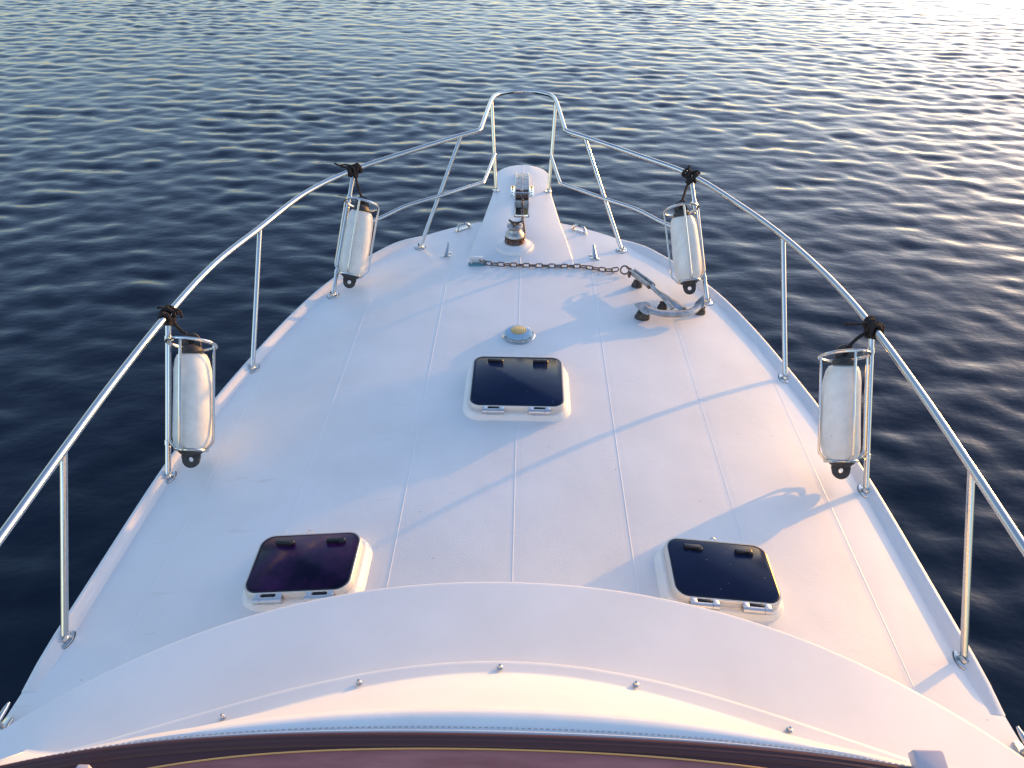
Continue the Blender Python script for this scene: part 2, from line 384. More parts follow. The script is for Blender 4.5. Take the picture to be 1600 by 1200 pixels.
# ---------------------------------------------------------------- rails
railL = [(-1.60, -1.2, .42), (-1.605, .2, .425), (-1.60, 1.0, .43), (-1.605, 1.55, .44), (-1.612, 1.971, .45), (-1.615, 2.394, .46), (-1.597, 2.89, .475), (-1.548, 3.33, .485), (-1.441, 3.788, .50), (-1.272, 4.178, .53), (-1.06, 4.56, .56), (-.752, 4.795, .60), (-.418, 5.045, .635)]
bend = [(-.325, 5.105, .644), (-.298, 5.135, .647), (-.288, 5.18, .651), (-.266, 5.49, .666), (-.243, 5.765, .678)]
front = [(-.215, 5.90, .68), (-.165, 5.965, .68), (-.085, 6.02, .68), (0, 6.035, .68)]
c1 = catmull(railL, 8)[:-1]+catmull([railL[-1]]+bend+front, 5)
c2 = [Vector((-p.x, p.y, p.z)) for p in c1]
left = [tuple(p) for p in railL]; left[7] = (-1.552, 3.365, .486); left[9] = (-1.292, 4.235, .53); left[11] = (-.735, 4.81, .60)
c1 = catmull(left, 8)[:-1]+catmull([left[-1]]+bend+front, 5)
rail = c1+c2[::-1][1:]
bm = bmesh.new(); tube(bm, rail, .0155, 16); toprail = part('bow_rail', bm, steel)
for sg in (1, -1):
    bm = bmesh.new()
    m = [(.213, 5.613, .32), (.225, 5.50, .315), (.268, 5.10, .300), (.285, 5.065, .299), (.32, 5.035, .298), (.558, 4.816, .295), (.76, 4.69, .275), (.901, 4.561, .25), (1.02, 4.46, .235), (1.115, 4.335, .225)]
    tube(bm, catmull([(sg*a, b, c) for a, b, c in m], 5), .0125, 12); sub('mid_rail', bm, steel, toprail)
posts = {1: ((1.650, 1.632), (1.610, 1.970, .45)), 2: ((1.610, 2.498), (1.596, 2.89, .475)), 3: ((1.472, 3.350), (1.440, 3.79, .50)),
         4: ((1.182, 4.105), (1.060, 4.56, .56)), 5: ((.697, 4.70), (.417, 5.045, .635)), 6: ((.207, 5.61), (.243, 5.772, .678)), 0: ((1.66, .70), (1.60, 1.02, .43))}
for sg in (-1, 1):
    for k, ((bx, by), (tx, ty, tz)) in posts.items():
        bz = dz(bx) if k != 6 else ptop(bx, by)
        B = Vector((sg*bx, by, bz)); Tt = Vector((sg*tx, ty, tz)); bm = bmesh.new()
        tube(bm, [B+Vector((0, 0, .002)), B+(Tt-B)*.5, Tt], .0132, 14); p = part('stanchion', bm, steel)
        bm = bmesh.new(); n_ = Vector((2*CAMB*B.x if k != 6 else 0, 0, 1))
        rz = math.atan2(by-4.0, bx) if False else 0
        e = .035 if k < 6 else .024
        fm = frame(B, n_) @ Matrix.Rotation(sg*-.35, 4, 'Z')
        lathe(bm, [(e+.002, 0), (e+.001, .004), (e-.004, .006), (.019, .007), (.0165, .020), (.0135, .022)], 26, fm, 1.35)
        for q in range(3):
            a = 2*math.pi*q/3+.5; lathe(bm, [(.0042, .006), (.0038, .009), (0, .0095)], 8, fm @ T((e-.009)*math.cos(a), 1.35*(e-.009)*math.sin(a), 0))
        sub('base_plate', bm, steel, p)
        bm = bmesh.new(); lathe(bm, [(e+.0045, -.001), (e+.0045, .0012), (e+.001, .0016), (0, .0016)], 26, fm, 1.3); sub('seal', bm, rubber, p)
# ---------------------------------------------------------------- fenders and their racks
FD = [(-1, (1.474, 2.790, .38), (1.481, 2.533, -.03), 2), (1, (1.463, 2.789, .38), (1.476, 2.545, -.03), 2),
      (-1, (.983, 4.336, .42), (1.066, 4.150, .03), 4), (1, (.983, 4.336, .42), (1.056, 4.145, .03), 4)]
FL = ['clean upright white fender in the rack on the near left rail under a black knot',
      'grubby grey-white fender in the rack on the near right rail, rope end sticking out',
      'leaning white fender in the rack on the far left rail, behind the mid rail',
      'leaning white fender in the rack on the far right rail, just above the anchor']
def ringpts(m, rad, n=28): return [m @ Vector((rad*math.cos(2*math.pi*k/n), rad*math.sin(2*math.pi*k/n), 0)) for k in range(n)]
for i, (sg, tp, bt, pk) in enumerate(FD):
    Tp = Vector((sg*tp[0], tp[1], tp[2])); Bt = Vector((sg*bt[0], bt[1], bt[2])); ax = (Tp-Bt); L = ax.length; axn = ax.normalized()
    (bx, by), (tx, ty, tz) = posts[pk]; B = Vector((sg*bx, by, dz(bx))); Tt = Vector((sg*tx, ty, tz))
    def post_at(z): return B+(Tt-B)*((z-B.z)/(Tt.z-B.z))
    # rack
    fm = frame(Bt, axn, (0, 1, 0)); bm = bmesh.new()
    rt, rb = .104, .069
    tube(bm, ringpts(fm @ T(0, 0, L) @ Matrix.Rotation(-.28, 4, 'X'), rt), .0075, 8, True)
    sub_r = part('fender_rack', bm, steel)
    bm = bmesh.new(); tube(bm, ringpts(fm @ Matrix.Rotation(-.2, 4, 'X'), rb, 24), .0070, 8, True); sub('ring', bm, steel, sub_r)
    for k in range(4):
        a = math.radians(-90+90*k+(4 if sg > 0 else -4)); c_, s_ = math.cos(a), math.sin(a)
        tz_ = L-math.sin(.28)*rt*s_ ; bz_ = -math.sin(.2)*rb*s_
        pts = [fm @ Vector((rt*c_, rt*s_*.97, tz_)), fm @ Vector((rt*c_, rt*s_, L*.5)), fm @ Vector((rt*c_, rt*s_, .055)), fm @ Vector((rt*.98*c_, rt*.98*s_, .04)), fm @ Vector((rb*c_, rb*s_, bz_))]
        bm = bmesh.new(); tube(bm, pts, .0062, 8); sub('wire', bm, steel, sub_r)
    for z_, rr, cc in ((Tp.z, rt, Tp), (Bt.z, rb, Bt)):
        pa = post_at(z_); d = (cc-pa); d.z = 0; bm = bmesh.new()
        tube(bm, [pa, cc-d.normalized()*rr], .0055, 8); lathe(bm, [(.0135, -.012), (.0165, -.011), (.0165, .011), (.0135, .012)], 16, frame(pa, (Tt-B))); sub('clamp', bm, steel, sub_r)
    # fender
    fe = empty('fender', Bt, label=FL[i], category='fender', group='fenders in racks on the bow rail')
    fm2 = frame((0, 0, 0), axn, (0, 1, 0)) @ Matrix.Rotation((.10, -.12, .2, -.15)[i], 4, 'Z'); R0 = .084
    bend_ = (.010, -.012, .006, .004)[i]
    prof = [(.0, .006), (.045, .006), (.062, .010), (.076, .030), (R0, .07), (R0+.002, .16), (R0, .28), (R0-.004, .37), (R0-.012, .415), (.062, .437), (.040, .447), (.0, .449)]
    zs = L/.485
    prof = [(a, b*zs) for a, b in prof]
    bm = bmesh.new(); lathe(bm, prof, 40, fm2)
    for v_ in bm.verts:
        lz = v_.co.dot(axn); v_.co += Vector((1, 0, 0))*bend_*math.sin(lz*7)
    sub('body', bm, vinyl, fe)
    def eye(zc, flip):
        bm = bmesh.new()
        lathe(bm, [(.0, 0), (.052, 0), (.050, .012), (.040, .026), (.026, .036), (.0, .038)] if not flip else [(.0, .006), (.062, .004), (.058, -.010), (.046, -.022), (.026, -.032), (.0, -.034)], 28, fm2 @ T(0, 0, zc))
        s = -1 if flip else 1; n = 28; hr, orad, cy = .012, .038, s*.050
        outer = []; inner = []
        for k in range(n):
            a = 2*math.pi*k/n; x, y = math.cos(a), math.sin(a)
            ox, oy = orad*x, cy+orad*y
            if y*s < 0: ox = x*(orad+.016*(-y*s)); oy = cy+s*(y*s*.045)
            outer.append((ox, oy)); inner.append((hr*x, cy+hr*y))
        V = []
        for th in (-.009, .009):
            V.append(([bm.verts.new(fm2 @ Vector((a, th, zc+b))) for a, b in outer], [bm.verts.new(fm2 @ Vector((a, th, zc+b))) for a, b in inner]))
        for k in range(n):
            k2 = (k+1) % n
            bm.faces.new((V[0][0][k], V[0][0][k2], V[0][1][k2], V[0][1][k])); bm.faces.new((V[1][0][k], V[1][1][k], V[1][1][k2], V[1][0][k2]))
            bm.faces.new((V[0][0][k], V[1][0][k], V[1][0][k2], V[0][0][k2])); bm.faces.new((V[0][1][k], V[0][1][k2], V[1][1][k2], V[1][1][k]))
        return sub('end_eye', bm, rubber, fe)
    eye(.006*zs, True); eye(.447*zs, False)
    # rope: from the top eye to the rail and a knot of turns round rail and stanchion
    ev = fm2 @ Vector((0, 0, .447*zs+.052)); K = Tt-Bt; ri = random.Random(20+i)
    bm = bmesh.new(); mid = (ev+K)*.5+Vector((0, 0, (-.018, .012, -.03, .01)[i]))
    tube(bm, catmull([ev+Vector((0, -.014, -.018)), ev+Vector((0, -.004, .014)), ev+(mid-ev)*.5+Vector((0, 0, .01)), mid, K+Vector((0, -.008, -.008))], 6), .0078, 8)
    tube(bm, catmull([ev+Vector((0, .016, -.015)), ev+Vector((.004, .0, .018)), ev+(mid-ev)*.45], 5), .0074, 8)
    for q in range(2): tube(bm, ringpts(frame(ev+(mid-ev)*.18*(q+.6), (mid-ev)), .012, 12), .0065, 6, True)
    # rail direction at the knot
    j = min(range(len(rail)), key=lambda a: (rail[a]-Tt).length); rd = (rail[j+1]-rail[j-1]).normalized()
    pd = (Tt-B).normalized()
    for q in range(9):
        if q < 6: base = K+rd*(ri.uniform(-.042, .040)); dr = rd
        else: base = K-pd*ri.uniform(.02, .045); dr = pd
        dr = (dr+Vector((ri.uniform(-.5, .5), ri.uniform(-.5, .5), ri.uniform(-.5, .5)))*.75).normalized()
        tube(bm, [p+Vector((ri.uniform(-.003, .003), ri.uniform(-.003, .003), ri.uniform(-.003, .003))) for p in ringpts(frame(base, dr), ri.uniform(.0215, .029), 12)], ri.uniform(.0075, .0095), 7, True)
    e1 = {0: [(0, 0, .02), (-.025, .0, .035), (-.04, .0, .03)], 1: [(-.02, 0, .02), (-.07, -.01, .018), (-.135, -.01, .016)], 2: [(0, 0, .02), (-.05, 0, .032), (-.09, -.01, .030), (-.12, 0, .04)], 3: [(0, 0, .0), (.03, -.01, .03), (.055, -.02, .015)]}[i]
    tube(bm, catmull([K+Vector(p) for p in e1], 5), .0058, 7)
    e2 = {0: [(.02, 0, .01), (.05, .01, .015), (.06, 0, -.02)], 1: [(.02, 0, .02), (.05, .0, .0), (.052, -.01, -.035)], 2: [(-.02, 0, .02), (-.06, .0, .015), (-.085, 0, .022)], 3: [(0, 0, .0), (-.02, -.0, .045), (-.012, 0, .06)]}[i]
    tube(bm, catmull([K+Vector(p) for p in e2], 5), .0062, 7)
    sub('rope', bm, ropem, fe)
# ---------------------------------------------------------------- hatches
def hatch(cx, cy, w, d, tilt, gm, lab, skew=0, lift=0):
    h = empty('hatch'); h.parent = boat; h.matrix_parent_inverse = T(0, 0, 1.5); h['label'] = lab
    m = frame(deckp(cx, cy), Vector((tilt, 0, 1))) @ T(0, 0, lift)
    def L(ww, dd, rr, z): return [(x, y, z) for x, y in rrect(ww, dd, rr, 9)]
    e = .019
    bm = bmesh.new(); loft(bm, [L(w+2*e+.054, d+2*e+.034, .10, -.03), L(w+2*e+.040, d+2*e+.022, .095, .003), L(w+2*e+.020, d+2*e+.010, .085, .014), L(w+2*e+.010, d+2*e+.008, .078, .026), L(w+2*e-.004, d+2*e-.004, .07, .031), L(w, d, .05, .032)], m, True, True)
    sub('base_moulding', bm, gel, h)
    bm = bmesh.new(); loft(bm, [L(w+.024, d+.024, .062, .030), L(w+.026, d+.026, .063, .040), L(w+.019, d+.019, .06, .042), L(w+.018, d+.018, .058, .044), L(w+.018, d+.018, .058, .063), L(w+.012, d+.012, .055, .067), L(w+.002, d+.002, .050, .0672), L(w-.006, d-.006, .048, .061)], m, False, True)
    sub('frame', bm, frmm, h)
    bm = bmesh.new(); loft(bm, [L(w-.001, d-.001, .049, .062), L(w-.001, d-.001, .049, .0675), L(w-.006, d-.006, .047, .0695)], m, True, True)
    lid = sub('lid', bm, gm, h)
    bm = bmesh.new(); loft(bm, [L(w+.0005, d+.0005, .050, .0670), L(w+.0005, d+.0005, .050, .0685), L(w-.007, d-.007, .0465, .0700)], m, False, False)
    sub('gasket', bm, blackp, h)
    for sx in (-1, 1):
        bm = bmesh.new(); rbox(bm, w*.17, .020, .012, .004, m @ T(sx*w*.26, d/2-.042, .069) @ Matrix.Rotation(sx*.04+tilt*.6, 4, 'Z'), .004)
        lathe(bm, [(.014, 0), (.014, .006), (.010, .010), (0, .011)], 16, m @ T(sx*w*.26+.028, d/2-.042, .069)); sub('handle', bm, blackp, h)
        hx = sx*w*.245; bm = bmesh.new()
        for ox in (-.040, .040):
            rbox(bm, .024, .036, .0175, .003, m @ T(hx+ox, -d/2-.010, .0495), .004)
            tube(bm, [m @ Vector((hx+ox-.012, -d/2-.025, .0525)), m @ Vector((hx+ox+.012, -d/2-.025, .0525))], .0145, 16)
        tube(bm, [m @ Vector((hx-.0275, -d/2-.025, .052)), m @ Vector((hx+.0275, -d/2-.025, .052))], .0130, 16)
        rbox(bm, .052, .014, .026, .002, m @ T(hx, -d/2-.018, .028), .002)
        sub('hinge', bm, alum, h)
        bm = bmesh.new(); rbox(bm, .050, .016, .010, .002, m @ T(hx, -d/2-.0075, .0560), .001); sub('hinge_recess', bm, blackp, h)
    return h, m
hatch(0, 2.992, .446, .414, 0, glass1, 'square dark hatch with painted navy sky reflection in the middle of the deck behind the round vent', lift=.0)
h1, m1 = hatch(.778, 1.853, .388, .272, 2*CAMB*.78, glass1, 'dark hatch with painted navy sky reflection and water spots on the starboard side')
h2, m2 = hatch(-.778, 1.848, .388, .272, -2*CAMB*.78, glass2, 'dark hatch on the port side, view inside painted purple')
for h, m, x in ((h1, m1, 0), (h2, m2, -.02)):
    bm = bmesh.new(); tube(bm, [m @ Vector((x-.010+.0, .160, .038)), m @ Vector((x-.010, .163, .056)), m @ Vector((x, .163, .064)), m @ Vector((x+.010, .163, .056)), m @ Vector((x+.010, .160, .038))], .0022, 6); sub('catch', bm, steel, h)
# deck vent
vt = empty('deck_vent'); vt.parent = boat; vt.matrix_parent_inverse = T(0, 0, 1.5)
vm = T(.0, 3.515, 0)
bm = bmesh.new(); lathe(bm, [(.092, -.004), (.093, .004), (.088, .008), (.080, .008), (.079, .013), (.07, .014), (0, .014)], 44, vm)
for k in range(8):
    a = k*math.pi/4+.3; rbox(bm, .010, .016, .014, .003, vm @ Matrix.Rotation(a, 4, 'Z') @ T(.0, .078, .006), .002)
sub('flange', bm, steel, vt)
bm = bmesh.new(); lathe(bm, [(.074, .014), (.076, .020), (.074, .028), (.066, .034), (.050, .0365), (.044, .037), (.0, .037)], 44, vm); sub('cap', bm, bluecap, vt)
bm = bmesh.new(); lathe(bm, [(.044, .035), (.044, .0395), (.041, .041), (0, .0415)], 36, vm); sub('lens', bm, brass, vt)
# bow fittings
for sg in (-1, 1):
    fm = dframe(sg*.416, 4.958, 0, -sg*.62)          # bow chock
    bm = bmesh.new(); rbox(bm, .135, .030, .008, .012, fm, .003)
    for s in (-1, 1):
        tube(bm, [fm @ Vector((s*.052, 0, .004)), fm @ Vector((s*.046, 0, .026)), fm @ Vector((s*.032, 0, .040)), fm @ Vector((s*.016, 0, .040))], [.012, .011, .010, .007], 10, flat=(1, 1.1))
    part('bow_chock', bm, steel)
    fm = dframe(sg*.500, 4.525, 0, 0)               # small folding cleat standing up
    bm = bmesh.new(); rbox(bm, .062, .026, .006, .006, fm, .002); rbox(bm, .05, .020, .006, .005, fm @ T(sg*-.012, .05, 0), .002)
    tube(bm, [fm @ Vector((0, 0, .004)), fm @ Vector((-sg*.008, .03, .035)), fm @ Vector((-sg*.018, .055, .080))], [.018, .014, .009], 12, flat=(.6, 1))
    part('folding_cleat', bm, steel)
    fm = dframe(sg*1.682, 1.27, 0, math.pi/2+sg*.05)     # side cleat
    bm = bmesh.new(); rbox(bm, .12, .035, .008, .012, fm, .003)
    for s in (-1, 1): tube(bm, [fm @ Vector((s*.022, 0, .004)), fm @ Vector((s*.022, 0, .034))], .009, 10)
    tube(bm, [fm @ Vector((x_, 0, .038+.004*abs(x_)/.1)) for x_ in (-.09, -.07, -.03, .03, .07, .09)], [.004, .008, .010, .010, .008, .004], 12); part('mooring_cleat', bm, steel)
# chain stopper fitting
fm = dframe(-.285, 4.395, 0, 0)
cs = empty('chain_fitting'); cs.parent = boat; cs.matrix_parent_inverse = T(0, 0, 1.5)
bm = bmesh.new(); loft(bm, [[(x, y, z) for x, y in rrect(.115-2*i_, .05-2*i_, .024-i_, 6)] for i_, z in ((0, -.002), (0, .010), (.004, .013))], fm); sub('pad', bm, pad, cs)
bm = bmesh.new()
for x_ in (-.034, .034): rbox(bm, .014, .026, .030, .003, fm @ T(x_, 0, .012), .002)
rbox(bm, .092, .026, .014, .004, fm @ T(0, .004, .040), .003); tube(bm, [fm @ Vector((-.035, 0, .026)), fm @ Vector((.035, 0, .026))], .006, 8)
sub('bracket', bm, alum, cs)
# anchor chocks
for (x, y, rr, hh, ro) in ((.742, 4.19, .036, .040, .3), (.868, 3.935, .030, .040, 0), (.728, 3.795, .046, .046, .2), (1.098, 3.945, .042, .034, .4)):
    fm = dframe(x, y, 0, ro); bm = bmesh.new()
    lathe(bm, [(rr, -.004), (rr, .006), (rr*.97, .014), (rr*.9, .016), (rr*.88, hh*.55), (rr*.72, hh*.9), (rr*.5, hh), (0, hh*.97)], 24, fm, .8)
    rbox(bm, rr*1.5, .016, .012, .004, fm @ T(0, 0, hh*.9), .003); part('anchor_chock', bm, rubbr)
# ---------------------------------------------------------------- cabin front and coaming
def curve(y0, a, b, z0, xs, q=0): return [Vector((x, y0+a*x*x+b*x**4, z0+.07+dz(x)-q*x*x)) for x in xs]
def sheet(bm, rows):
    R = [[bm.verts.new(p) for p in L] for L in rows]
    for A, B in zip(R, R[1:]):
        for k in range(len(A)-1): bm.faces.new((A[k], A[k+1], B[k+1], B[k]))
    return R
XS = [1.62*(-1+2*i/80) for i in range(81)]
E1 = (1.3743, -.1916, -.0427)
bm = bmesh.new()
sheet(bm, [curve(E1[0]-.16, E1[1], E1[2], -.14, XS), curve(E1[0]-.03, E1[1], E1[2], .40, XS), curve(E1[0]-.004, E1[1], E1[2], .434, XS), curve(E1[0], E1[1], E1[2], .440, XS), curve(E1[0]-.0008, E1[1], E1[2], .4475, XS), curve(E1[0]-.003, E1[1], E1[2], .4495, XS), curve(E1[0]-.006, E1[1], E1[2], .4500, XS), curve(E1[0]-.014, E1[1], E1[2], .4502, XS),
           curve(1.31, -.19, -.04, .4515, XS), curve(1.19, -.20, -.03, .4545, XS), curve(1.06, -.22, 0, .4575, XS), curve(.9, -.22, 0, .46, XS), curve(.4, -.1, 0, .46, XS), curve(-2.2, 0, 0, .45, XS)])
part('cabin_roof', bm, gel)
XC = [1.12*(-1+2*i/64) for i in range(65)]
E2 = (1.087, -.3042, .0945); E3 = (1.0496, -.3721, .1838); E4 = (.7839, -.0991, -.0181); E5 = (.7393, -.0303, -.0459)
def lerp(A, B, t): return tuple(a+(b-a)*t for a, b in zip(A, B))
bm = bmesh.new()
sheet(bm, [curve(*E2, .452, XC), curve(*E2, .496, XC), curve(E2[0]-.0015, E2[1], E2[2], .5005, XC), curve(E2[0]-.005, E2[1], E2[2], .5022, XC), curve(E2[0]-.012, E2[1], E2[2], .5026, XC), curve(E3[0]+.006, *E3[1:], .5035, XC), curve(*E3, .5045, XC), curve(E3[0]-.006, *E3[1:], .510, XC),
           curve(*lerp(E3, E4, .45), .635, XC), curve(*lerp(E3, E4, .85), .748, XC), curve(*lerp(E3, E4, .93), .770, XC)])
for x_ in (XC[0], XC[-1]):      # end walls down to the cabin roof
    q_ = [curve(*E2, .496, [x_])[0], curve(*E3, .5045, [x_])[0], curve(*lerp(E3, E4, .45), .635, [x_])[0], curve(*lerp(E3, E4, .93), .770, [x_])[0], curve(*E4, .795, [x_], .035)[0], curve(*E5, .790, [x_])[0]]
    up_ = [bm.verts.new(p) for p in q_]; dn_ = [bm.verts.new((p.x*.998, p.y, .52+dz(x_))) for p in q_]
    for i in range(len(q_)-1): bm.faces.new((up_[i], up_[i+1], dn_[i+1], dn_[i]))
coam = part('coaming', bm, gel)
bm = bmesh.new()
sheet(bm, [curve(*lerp(E3, E4, .90), .760, XC), curve(*lerp(E3, E4, .92), .771, XC), curve(*lerp(E3, E4, 1.0), .800, XC, .035), curve(*lerp(E4, E5, .15), .806, XC, .032), curve(*lerp(E4, E5, .35), .8085, XC, .026), curve(*lerp(E4, E5, .65), .8075, XC, .012), curve(*lerp(E4, E5, .90), .802, XC), curve(*lerp(E4, E5, .97), .801, XC), curve(*lerp(E4, E5, 1.08), .805, XC), curve(*lerp(E4, E5, 1.2), .801, XC)])
bol = part('coaming_bolster', bm, capvin)
bm = bmesh.new()
k = 0; x = -.9
while x < .9:
    A = curve(*lerp(E4, E5, .90), .8025, [x])[0]; B = curve(*lerp(E4, E5, .90), .8025, [x+.0065])[0]; tube(bm, [A, (A+B)/2+Vector((0, 0, .0008)), B], .0008, 5); x += .0115
sub('stitching', bm, thread, bol)
for (x, y) in ((-.666, .952), (-.359, 1.033), (-.020, 1.063), (.309, 1.039), (.657, .949)):
    y3 = curve(*E3, .507, [x])[0]; z = y3.z-.001; bm = bmesh.new(); q = T(x, y3.y+.014, z)
    lathe(bm, [(.0075, -.001), (.0075, .003), (.005, .0045), (.0045, .010), (.003, .012), (0, .012)], 14, q); part('snap_stud', bm, steel)
# windscreen trim
E6 = lerp(E4, E5, 1.2)
XW = [.98*(-1+2*i/60) for i in range(61)]
bm = bmesh.new()
rows = [curve(E6[0]+.004, E6[1], E6[2], .8010, XW)]
for a, b in ((.000, .8055), (.0015, .8080), (.004, .8085), (.0060, .8060), (.0075, .8065), (.0095, .8070), (.0115, .8050), (.013, .8055), (.015, .8045), (.0165, .8010)):
    rows.append(curve(E6[0]-a*1.45, E6[1], E6[2], b, XW))
rows.append(curve(E6[0]-.0265, E6[1]-.03, E6[2]-.05, .7995, XW))
sheet(bm, rows); ws = part('windscreen', bm, gasket)
bm = bmesh.new(); tube(bm, curve(E6[0]-.0265, E6[1]-.03, E6[2]-.05, .8010, XW), .0016, 8); sub('piping', bm, orange, ws)
bm = bmesh.new(); sheet(bm, [curve(E6[0]-.0265, E6[1]-.03, E6[2]-.05, .799, XW), curve(E6[0]-.05, E6[1]-.03, E6[2]-.05, .796, XW), curve(E6[0]-.16, E6[1], E6[2], .79, XW), curve(E6[0]-.25, E6[1], E6[2], .6, XW)]); sub('pane', bm, dash, ws)
bm = bmesh.new()
bk = frame((.782, .712, .835), (0, -.25, 1)); rbox(bm, .058, .050, .022, .006, bk @ T(0, -.002, 0), .005); part('windscreen_bracket', bm, pale)
bm = bmesh.new(); bk = frame((-.753, .654, .845), (0, -.1, 1)); rbox(bm, .024, .02, .02, .005, bk, .004); part('windscreen_bracket', bm, pale)

# ---------------------------------------------------------------- chain
def link_mesh(length, width, wire, name, m):
    bm = bmesh.new(); a = length/2-width/2; rr = width/2-wire; pts = []
    for k in range(9): t = -math.pi/2+math.pi*k/8; pts.append((a+rr*math.cos(t), rr*math.sin(t), 0))
    for k in range(9): t = math.pi/2+math.pi*k/8; pts.append((-a+rr*math.cos(t), rr*math.sin(t), 0))
    tube(bm, pts, wire, 8, True); me = bpy.data.meshes.new(name); bmesh.ops.recalc_face_normals(bm, faces=bm.faces); bm.to_mesh(me); bm.free(); me.materials.append(m)
    for p in me.polygons: p.use_smooth = True
    return me
def lay_chain(root, pts, me, pitch, normal=Vector((0, 0, 1)), jitter=.15, a0=0):
    path = [Vector(p) for p in pts]; cum = [0]
    for a, b in zip(path, path[1:]): cum.append(cum[-1]+(b-a).length)
    n = int(cum[-1]/pitch); o0 = root.location; j = 0
    for k in range(n+1):
        s = k*pitch
        while j < len(path)-2 and cum[j+1] < s: j += 1
        d = (path[j+1]-path[j]); p = path[j]+d*((s-cum[j])/d.length); d.normalize()
        ang = (a0 if k % 2 == 0 else a0+math.pi/2)+random.uniform(-jitter, jitter)
        side = normal.cross(d).normalized(); up = d.cross(side)
        m = Matrix((d, side, up)).transposed().to_4x4() @ Matrix.Rotation(ang, 4, 'X')
        o = bpy.data.objects.new('link', me); S.collection.objects.link(o); o.parent = root
        m.translation = p-o0; o.matrix_local = m
ch = empty('anchor_chain', deckp(-.25, 4.39), label='short brown steel chain lying straight across the deck to the anchor', category='chain')
cp = catmull([deckp(-.245, 4.392, .026), deckp(-.215, 4.385, .014), deckp(-.15, 4.372, .013), deckp(0, 4.362, .013), deckp(.2, 4.362, .013), deckp(.385, 4.378, .013), deckp(.46, 4.368, .013), deckp(.57, 4.352, .014), deckp(.645, 4.362, .024)], 10)
lay_chain(ch, cp, link_mesh(.058, .036, .0048, 'link', chainm), .0415, a0=0)
bm = bmesh.new(); tube(bm, ringpts(frame(deckp(.678, 4.335, .034), (-.15, -.75, .65)), .027, 20), .0055, 8, True)
rg = link('shackle', bm, chainm, ch, True); rg.location = -Vector(ch.location)
wc = empty('windlass_chain', (.02, 4.68, wz), label='thin grey chain running from the windlass drum forward over the bow roller', category='chain')
cp = catmull([(-.006, 4.605, wz+.060), (.018, 4.64, wz+.062), (.022, 4.72, wz+.058), (.018, 4.86, wz+.040), (.012, 5.0, wz+.022), (.008, 5.09, wz+.014), (.006, 5.2, wz-.0), (.004, 5.32, wz+.006), (.003, 5.42, wz+.036), (.003, 5.53, wz+.038), (.004, 5.58, wz+.02)], 8)
lay_chain(wc, cp, link_mesh(.042, .027, .0042, 'link', chainm), .030, a0=.6)
# ---------------------------------------------------------------- anchor
an = empty('anchor', deckp(.85, 4.0, .05), label='grey galvanised anchor with curved arms lying on black rubber chocks beside the right rail', category='anchor')
ao = Vector(an.location)
def asub(name, bm, m=galv):
    o = link(name, bm, m, an); o.location = -ao; return o
H0 = Vector((.712, 4.235, .045)); H1 = Vector((.812, 4.062, .036)); H2 = Vector((.975, 3.835, .005))
dr = (H2-H0).normalized(); sd = dr.cross(Vector((0, 0, 1))).normalized(); upv = sd.cross(dr)
bm = bmesh.new()
for s in (-1, 1):      # two flat cheeks make the shank
    tube(bm, [H0+sd*s*.013, H1+sd*s*.015], .013, 8, flat=(1.6, .5))
tube(bm, [H1-dr*.02+sd*.004, H1+(H2-H1)*.5+sd*.012, H2], [.016, .026, .026], 8, flat=(.45, 1.1))
asub('shank', bm)
bm = bmesh.new(); tube(bm, [H1+Vector((-.006, -.01, .012)), Vector((.86, 3.93, .034)), Vector((.905, 3.825, .015))], [.013, .013, .014], 8, flat=(.8, 1)); asub('strut', bm)
bm = bmesh.new(); tube(bm, [H1-sd*.024, H1+sd*.026], .008, 10); lathe(bm, [(.012, -.004), (.012, .004), (.0, .005)], 6, frame(H1+sd*.024, sd)); asub('bolt', bm, rust)
bm = bmesh.new()
arc = catmull([(.735, 3.785, .042), (.775, 3.772, .026), (.84, 3.775, .010), (.91, 3.790, .0), (.985, 3.815, -.008), (1.035, 3.845, -.008), (1.075, 3.89, .0), (1.100, 3.925, .010)], 5)
n = len(arc); tube(bm, arc, [.016+.009*math.sin(math.pi*i/(n-1)) for i in range(n)], 10, flat=(.8, 1)); asub('arm', bm)
for (c_, tip, sidev, wd) in ((Vector((.738, 3.784, .040)), Vector((.675, 3.795, .058)), Vector((.10, .8, .25)), .048), (Vector((1.085, 3.905, .006)), Vector((1.108, 3.950, .038)), Vector((.8, -.45, .2)), .030)):
    bm = bmesh.new(); t = (tip-c_); sidev = (sidev-t.normalized()*sidev.dot(t.normalized())).normalized(); nn = t.cross(sidev).normalized()*.004
    shp = [(-.55, .35), (-.35, .95), (.05, 1.0), (.5, .62), (1.0, .04)]
    up_ = [c_+t*a+sidev*wd*b for a, b in shp]+[c_+t*a-sidev*wd*b for a, b in shp[::-1]]
    V0 = [bm.verts.new(p+nn) for p in up_]; V1 = [bm.verts.new(p-nn) for p in up_]; N = len(up_)
    bm.faces.new(V0); bm.faces.new(V1[::-1])
    for k in range(N): bm.faces.new((V0[k], V0[(k+1) % N], V1[(k+1) % N], V1[k]))
    asub('fluke', bm)
bm = bmesh.new(); tube(bm, catmull([H0+Vector((-.004, .004, .012)), H0+Vector((-.022, .030, .010)), H0+Vector((-.03, .050, .0)), H0+Vector((-.012, .056, -.01)), H0+Vector((.004, .025, -.008))], 4), .005, 8)
tube(bm, [H0-sd*.03, H0+sd*.028], .0075, 8); tube(bm, [H0+Vector((-.02, -.01, -.002)), H0+Vector((-.022, -.018, -.02)), H0+Vector((-.016, -.02, -.03))], .009, 6)
asub('shackle', bm, rust)
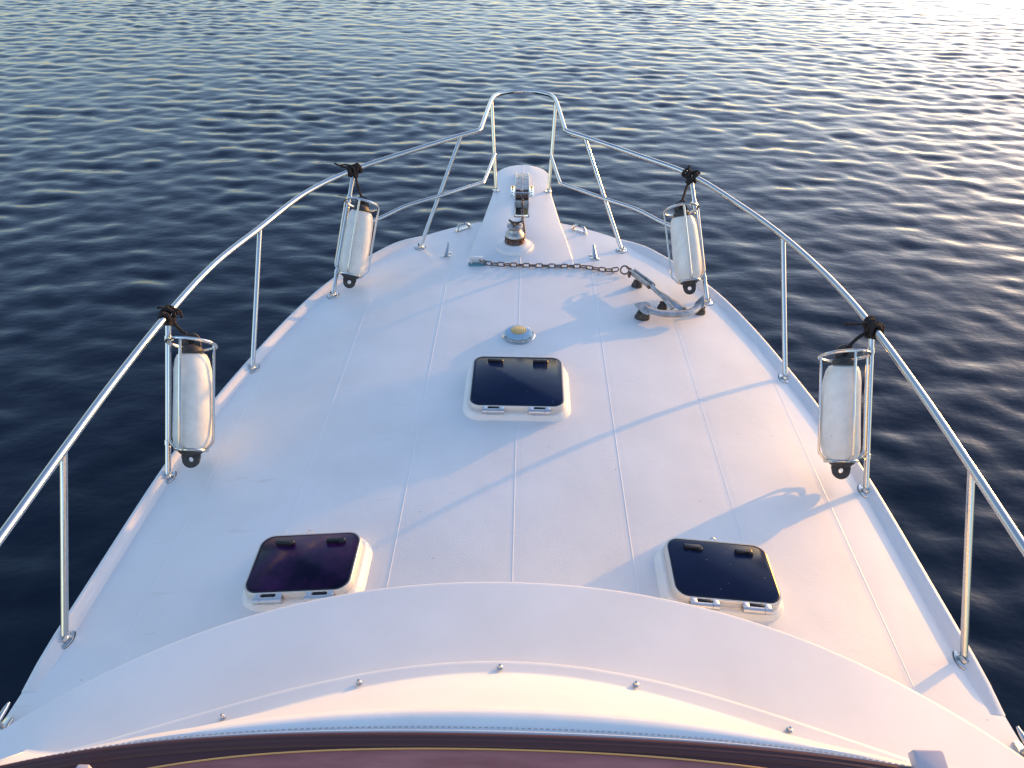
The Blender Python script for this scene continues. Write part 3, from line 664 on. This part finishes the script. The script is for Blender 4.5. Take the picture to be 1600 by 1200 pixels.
# ---------------------------------------------------------------- water
def graded(lo, hi, h0, core_lo, core_hi, grow=1.22):
    xs = list(np.arange(core_lo, core_hi+h0*.5, h0)); h = h0
    while xs[-1] < hi: h *= grow; xs.append(xs[-1]+h)
    h = h0; out = []; x = xs[0]
    while x > lo: h *= grow; x -= h; out.append(x)
    return np.array(out[::-1]+xs)
gx = graded(-5000, 5000, .062, -21, 21); gy = graded(-3000, 6000, .05, -1, 31)
X, Y = np.meshgrid(gx, gy); Z = np.zeros_like(X); DX = np.zeros_like(X); DY = np.zeros_like(X)
fade = np.clip((60-np.hypot(X, Y))/25, 0, 1)
A0 = math.radians(-88)
GUST = sum(.10*np.sin(X*a_+Y*b_+c_) for a_, b_, c_ in ((.31, .22, 1), (-.17, .44, 2.2), (.52, -.30, .4), (.9, .6, 3.1)))
for k in range(150):
    lam = .18*(1.8/.18)**rng.random()
    th = A0+rng.normal()*.78; kk = 2*math.pi/lam
    amp = .0031*lam*np.exp(-((math.log(lam/.42))/.80)**2)*rng.uniform(.6, 1.3)
    ph = rng.random()*2*math.pi
    q = kk*(X*math.cos(th)+Y*math.sin(th))+ph
    env = .72+.34*np.sin(X*.11*math.cos(k)+Y*.13*math.sin(k*1.7)+k)+(GUST if lam < .7 else 0)
    Z += amp*env*np.sin(q); DX -= .8*amp*env*math.cos(th)*np.cos(q); DY -= .8*amp*env*math.sin(th)*np.cos(q)
Z *= fade; X2 = X+DX*fade; Y2 = Y+DY*fade
ny, nx = X.shape
me = bpy.data.meshes.new('water'); co = np.stack([X2, Y2, Z], -1).reshape(-1, 3).astype(np.float32)
idx = np.arange(ny*nx).reshape(ny, nx)
F_ = np.stack([idx[:-1, :-1], idx[:-1, 1:], idx[1:, 1:], idx[1:, :-1]], -1).reshape(-1, 4)
me.vertices.add(len(co)); me.vertices.foreach_set('co', co.ravel())
me.loops.add(F_.size); me.loops.foreach_set('vertex_index', F_.ravel().astype(np.int32))
me.polygons.add(len(F_)); me.polygons.foreach_set('loop_start', np.arange(0, F_.size, 4, dtype=np.int32)); me.polygons.foreach_set('loop_total', np.full(len(F_), 4, np.int32))
me.update(); me.validate(); me.polygons.foreach_set('use_smooth', np.ones(len(F_), bool))
wm = mat('lake_water', (.0002, .005, .018), .045, 0, IOR=1.333)
n1 = nd(wm, 'ShaderNodeTexNoise', Scale=7.0, Detail=3, Roughness=.5); mp = nd(wm, 'ShaderNodeMapping'); mp.inputs['Scale'].default_value = (.6, 1, 1); lk(wm, objco(wm), mp.inputs[0]); lk(wm, mp.outputs[0], n1.inputs['Vector'])
bump(wm, n1.outputs[0], .35, .02)
me.materials.append(wm)
wo = bpy.data.objects.new('water', me); S.collection.objects.link(wo); wo.location = (0, 0, -1.5); wo['kind'] = 'structure'
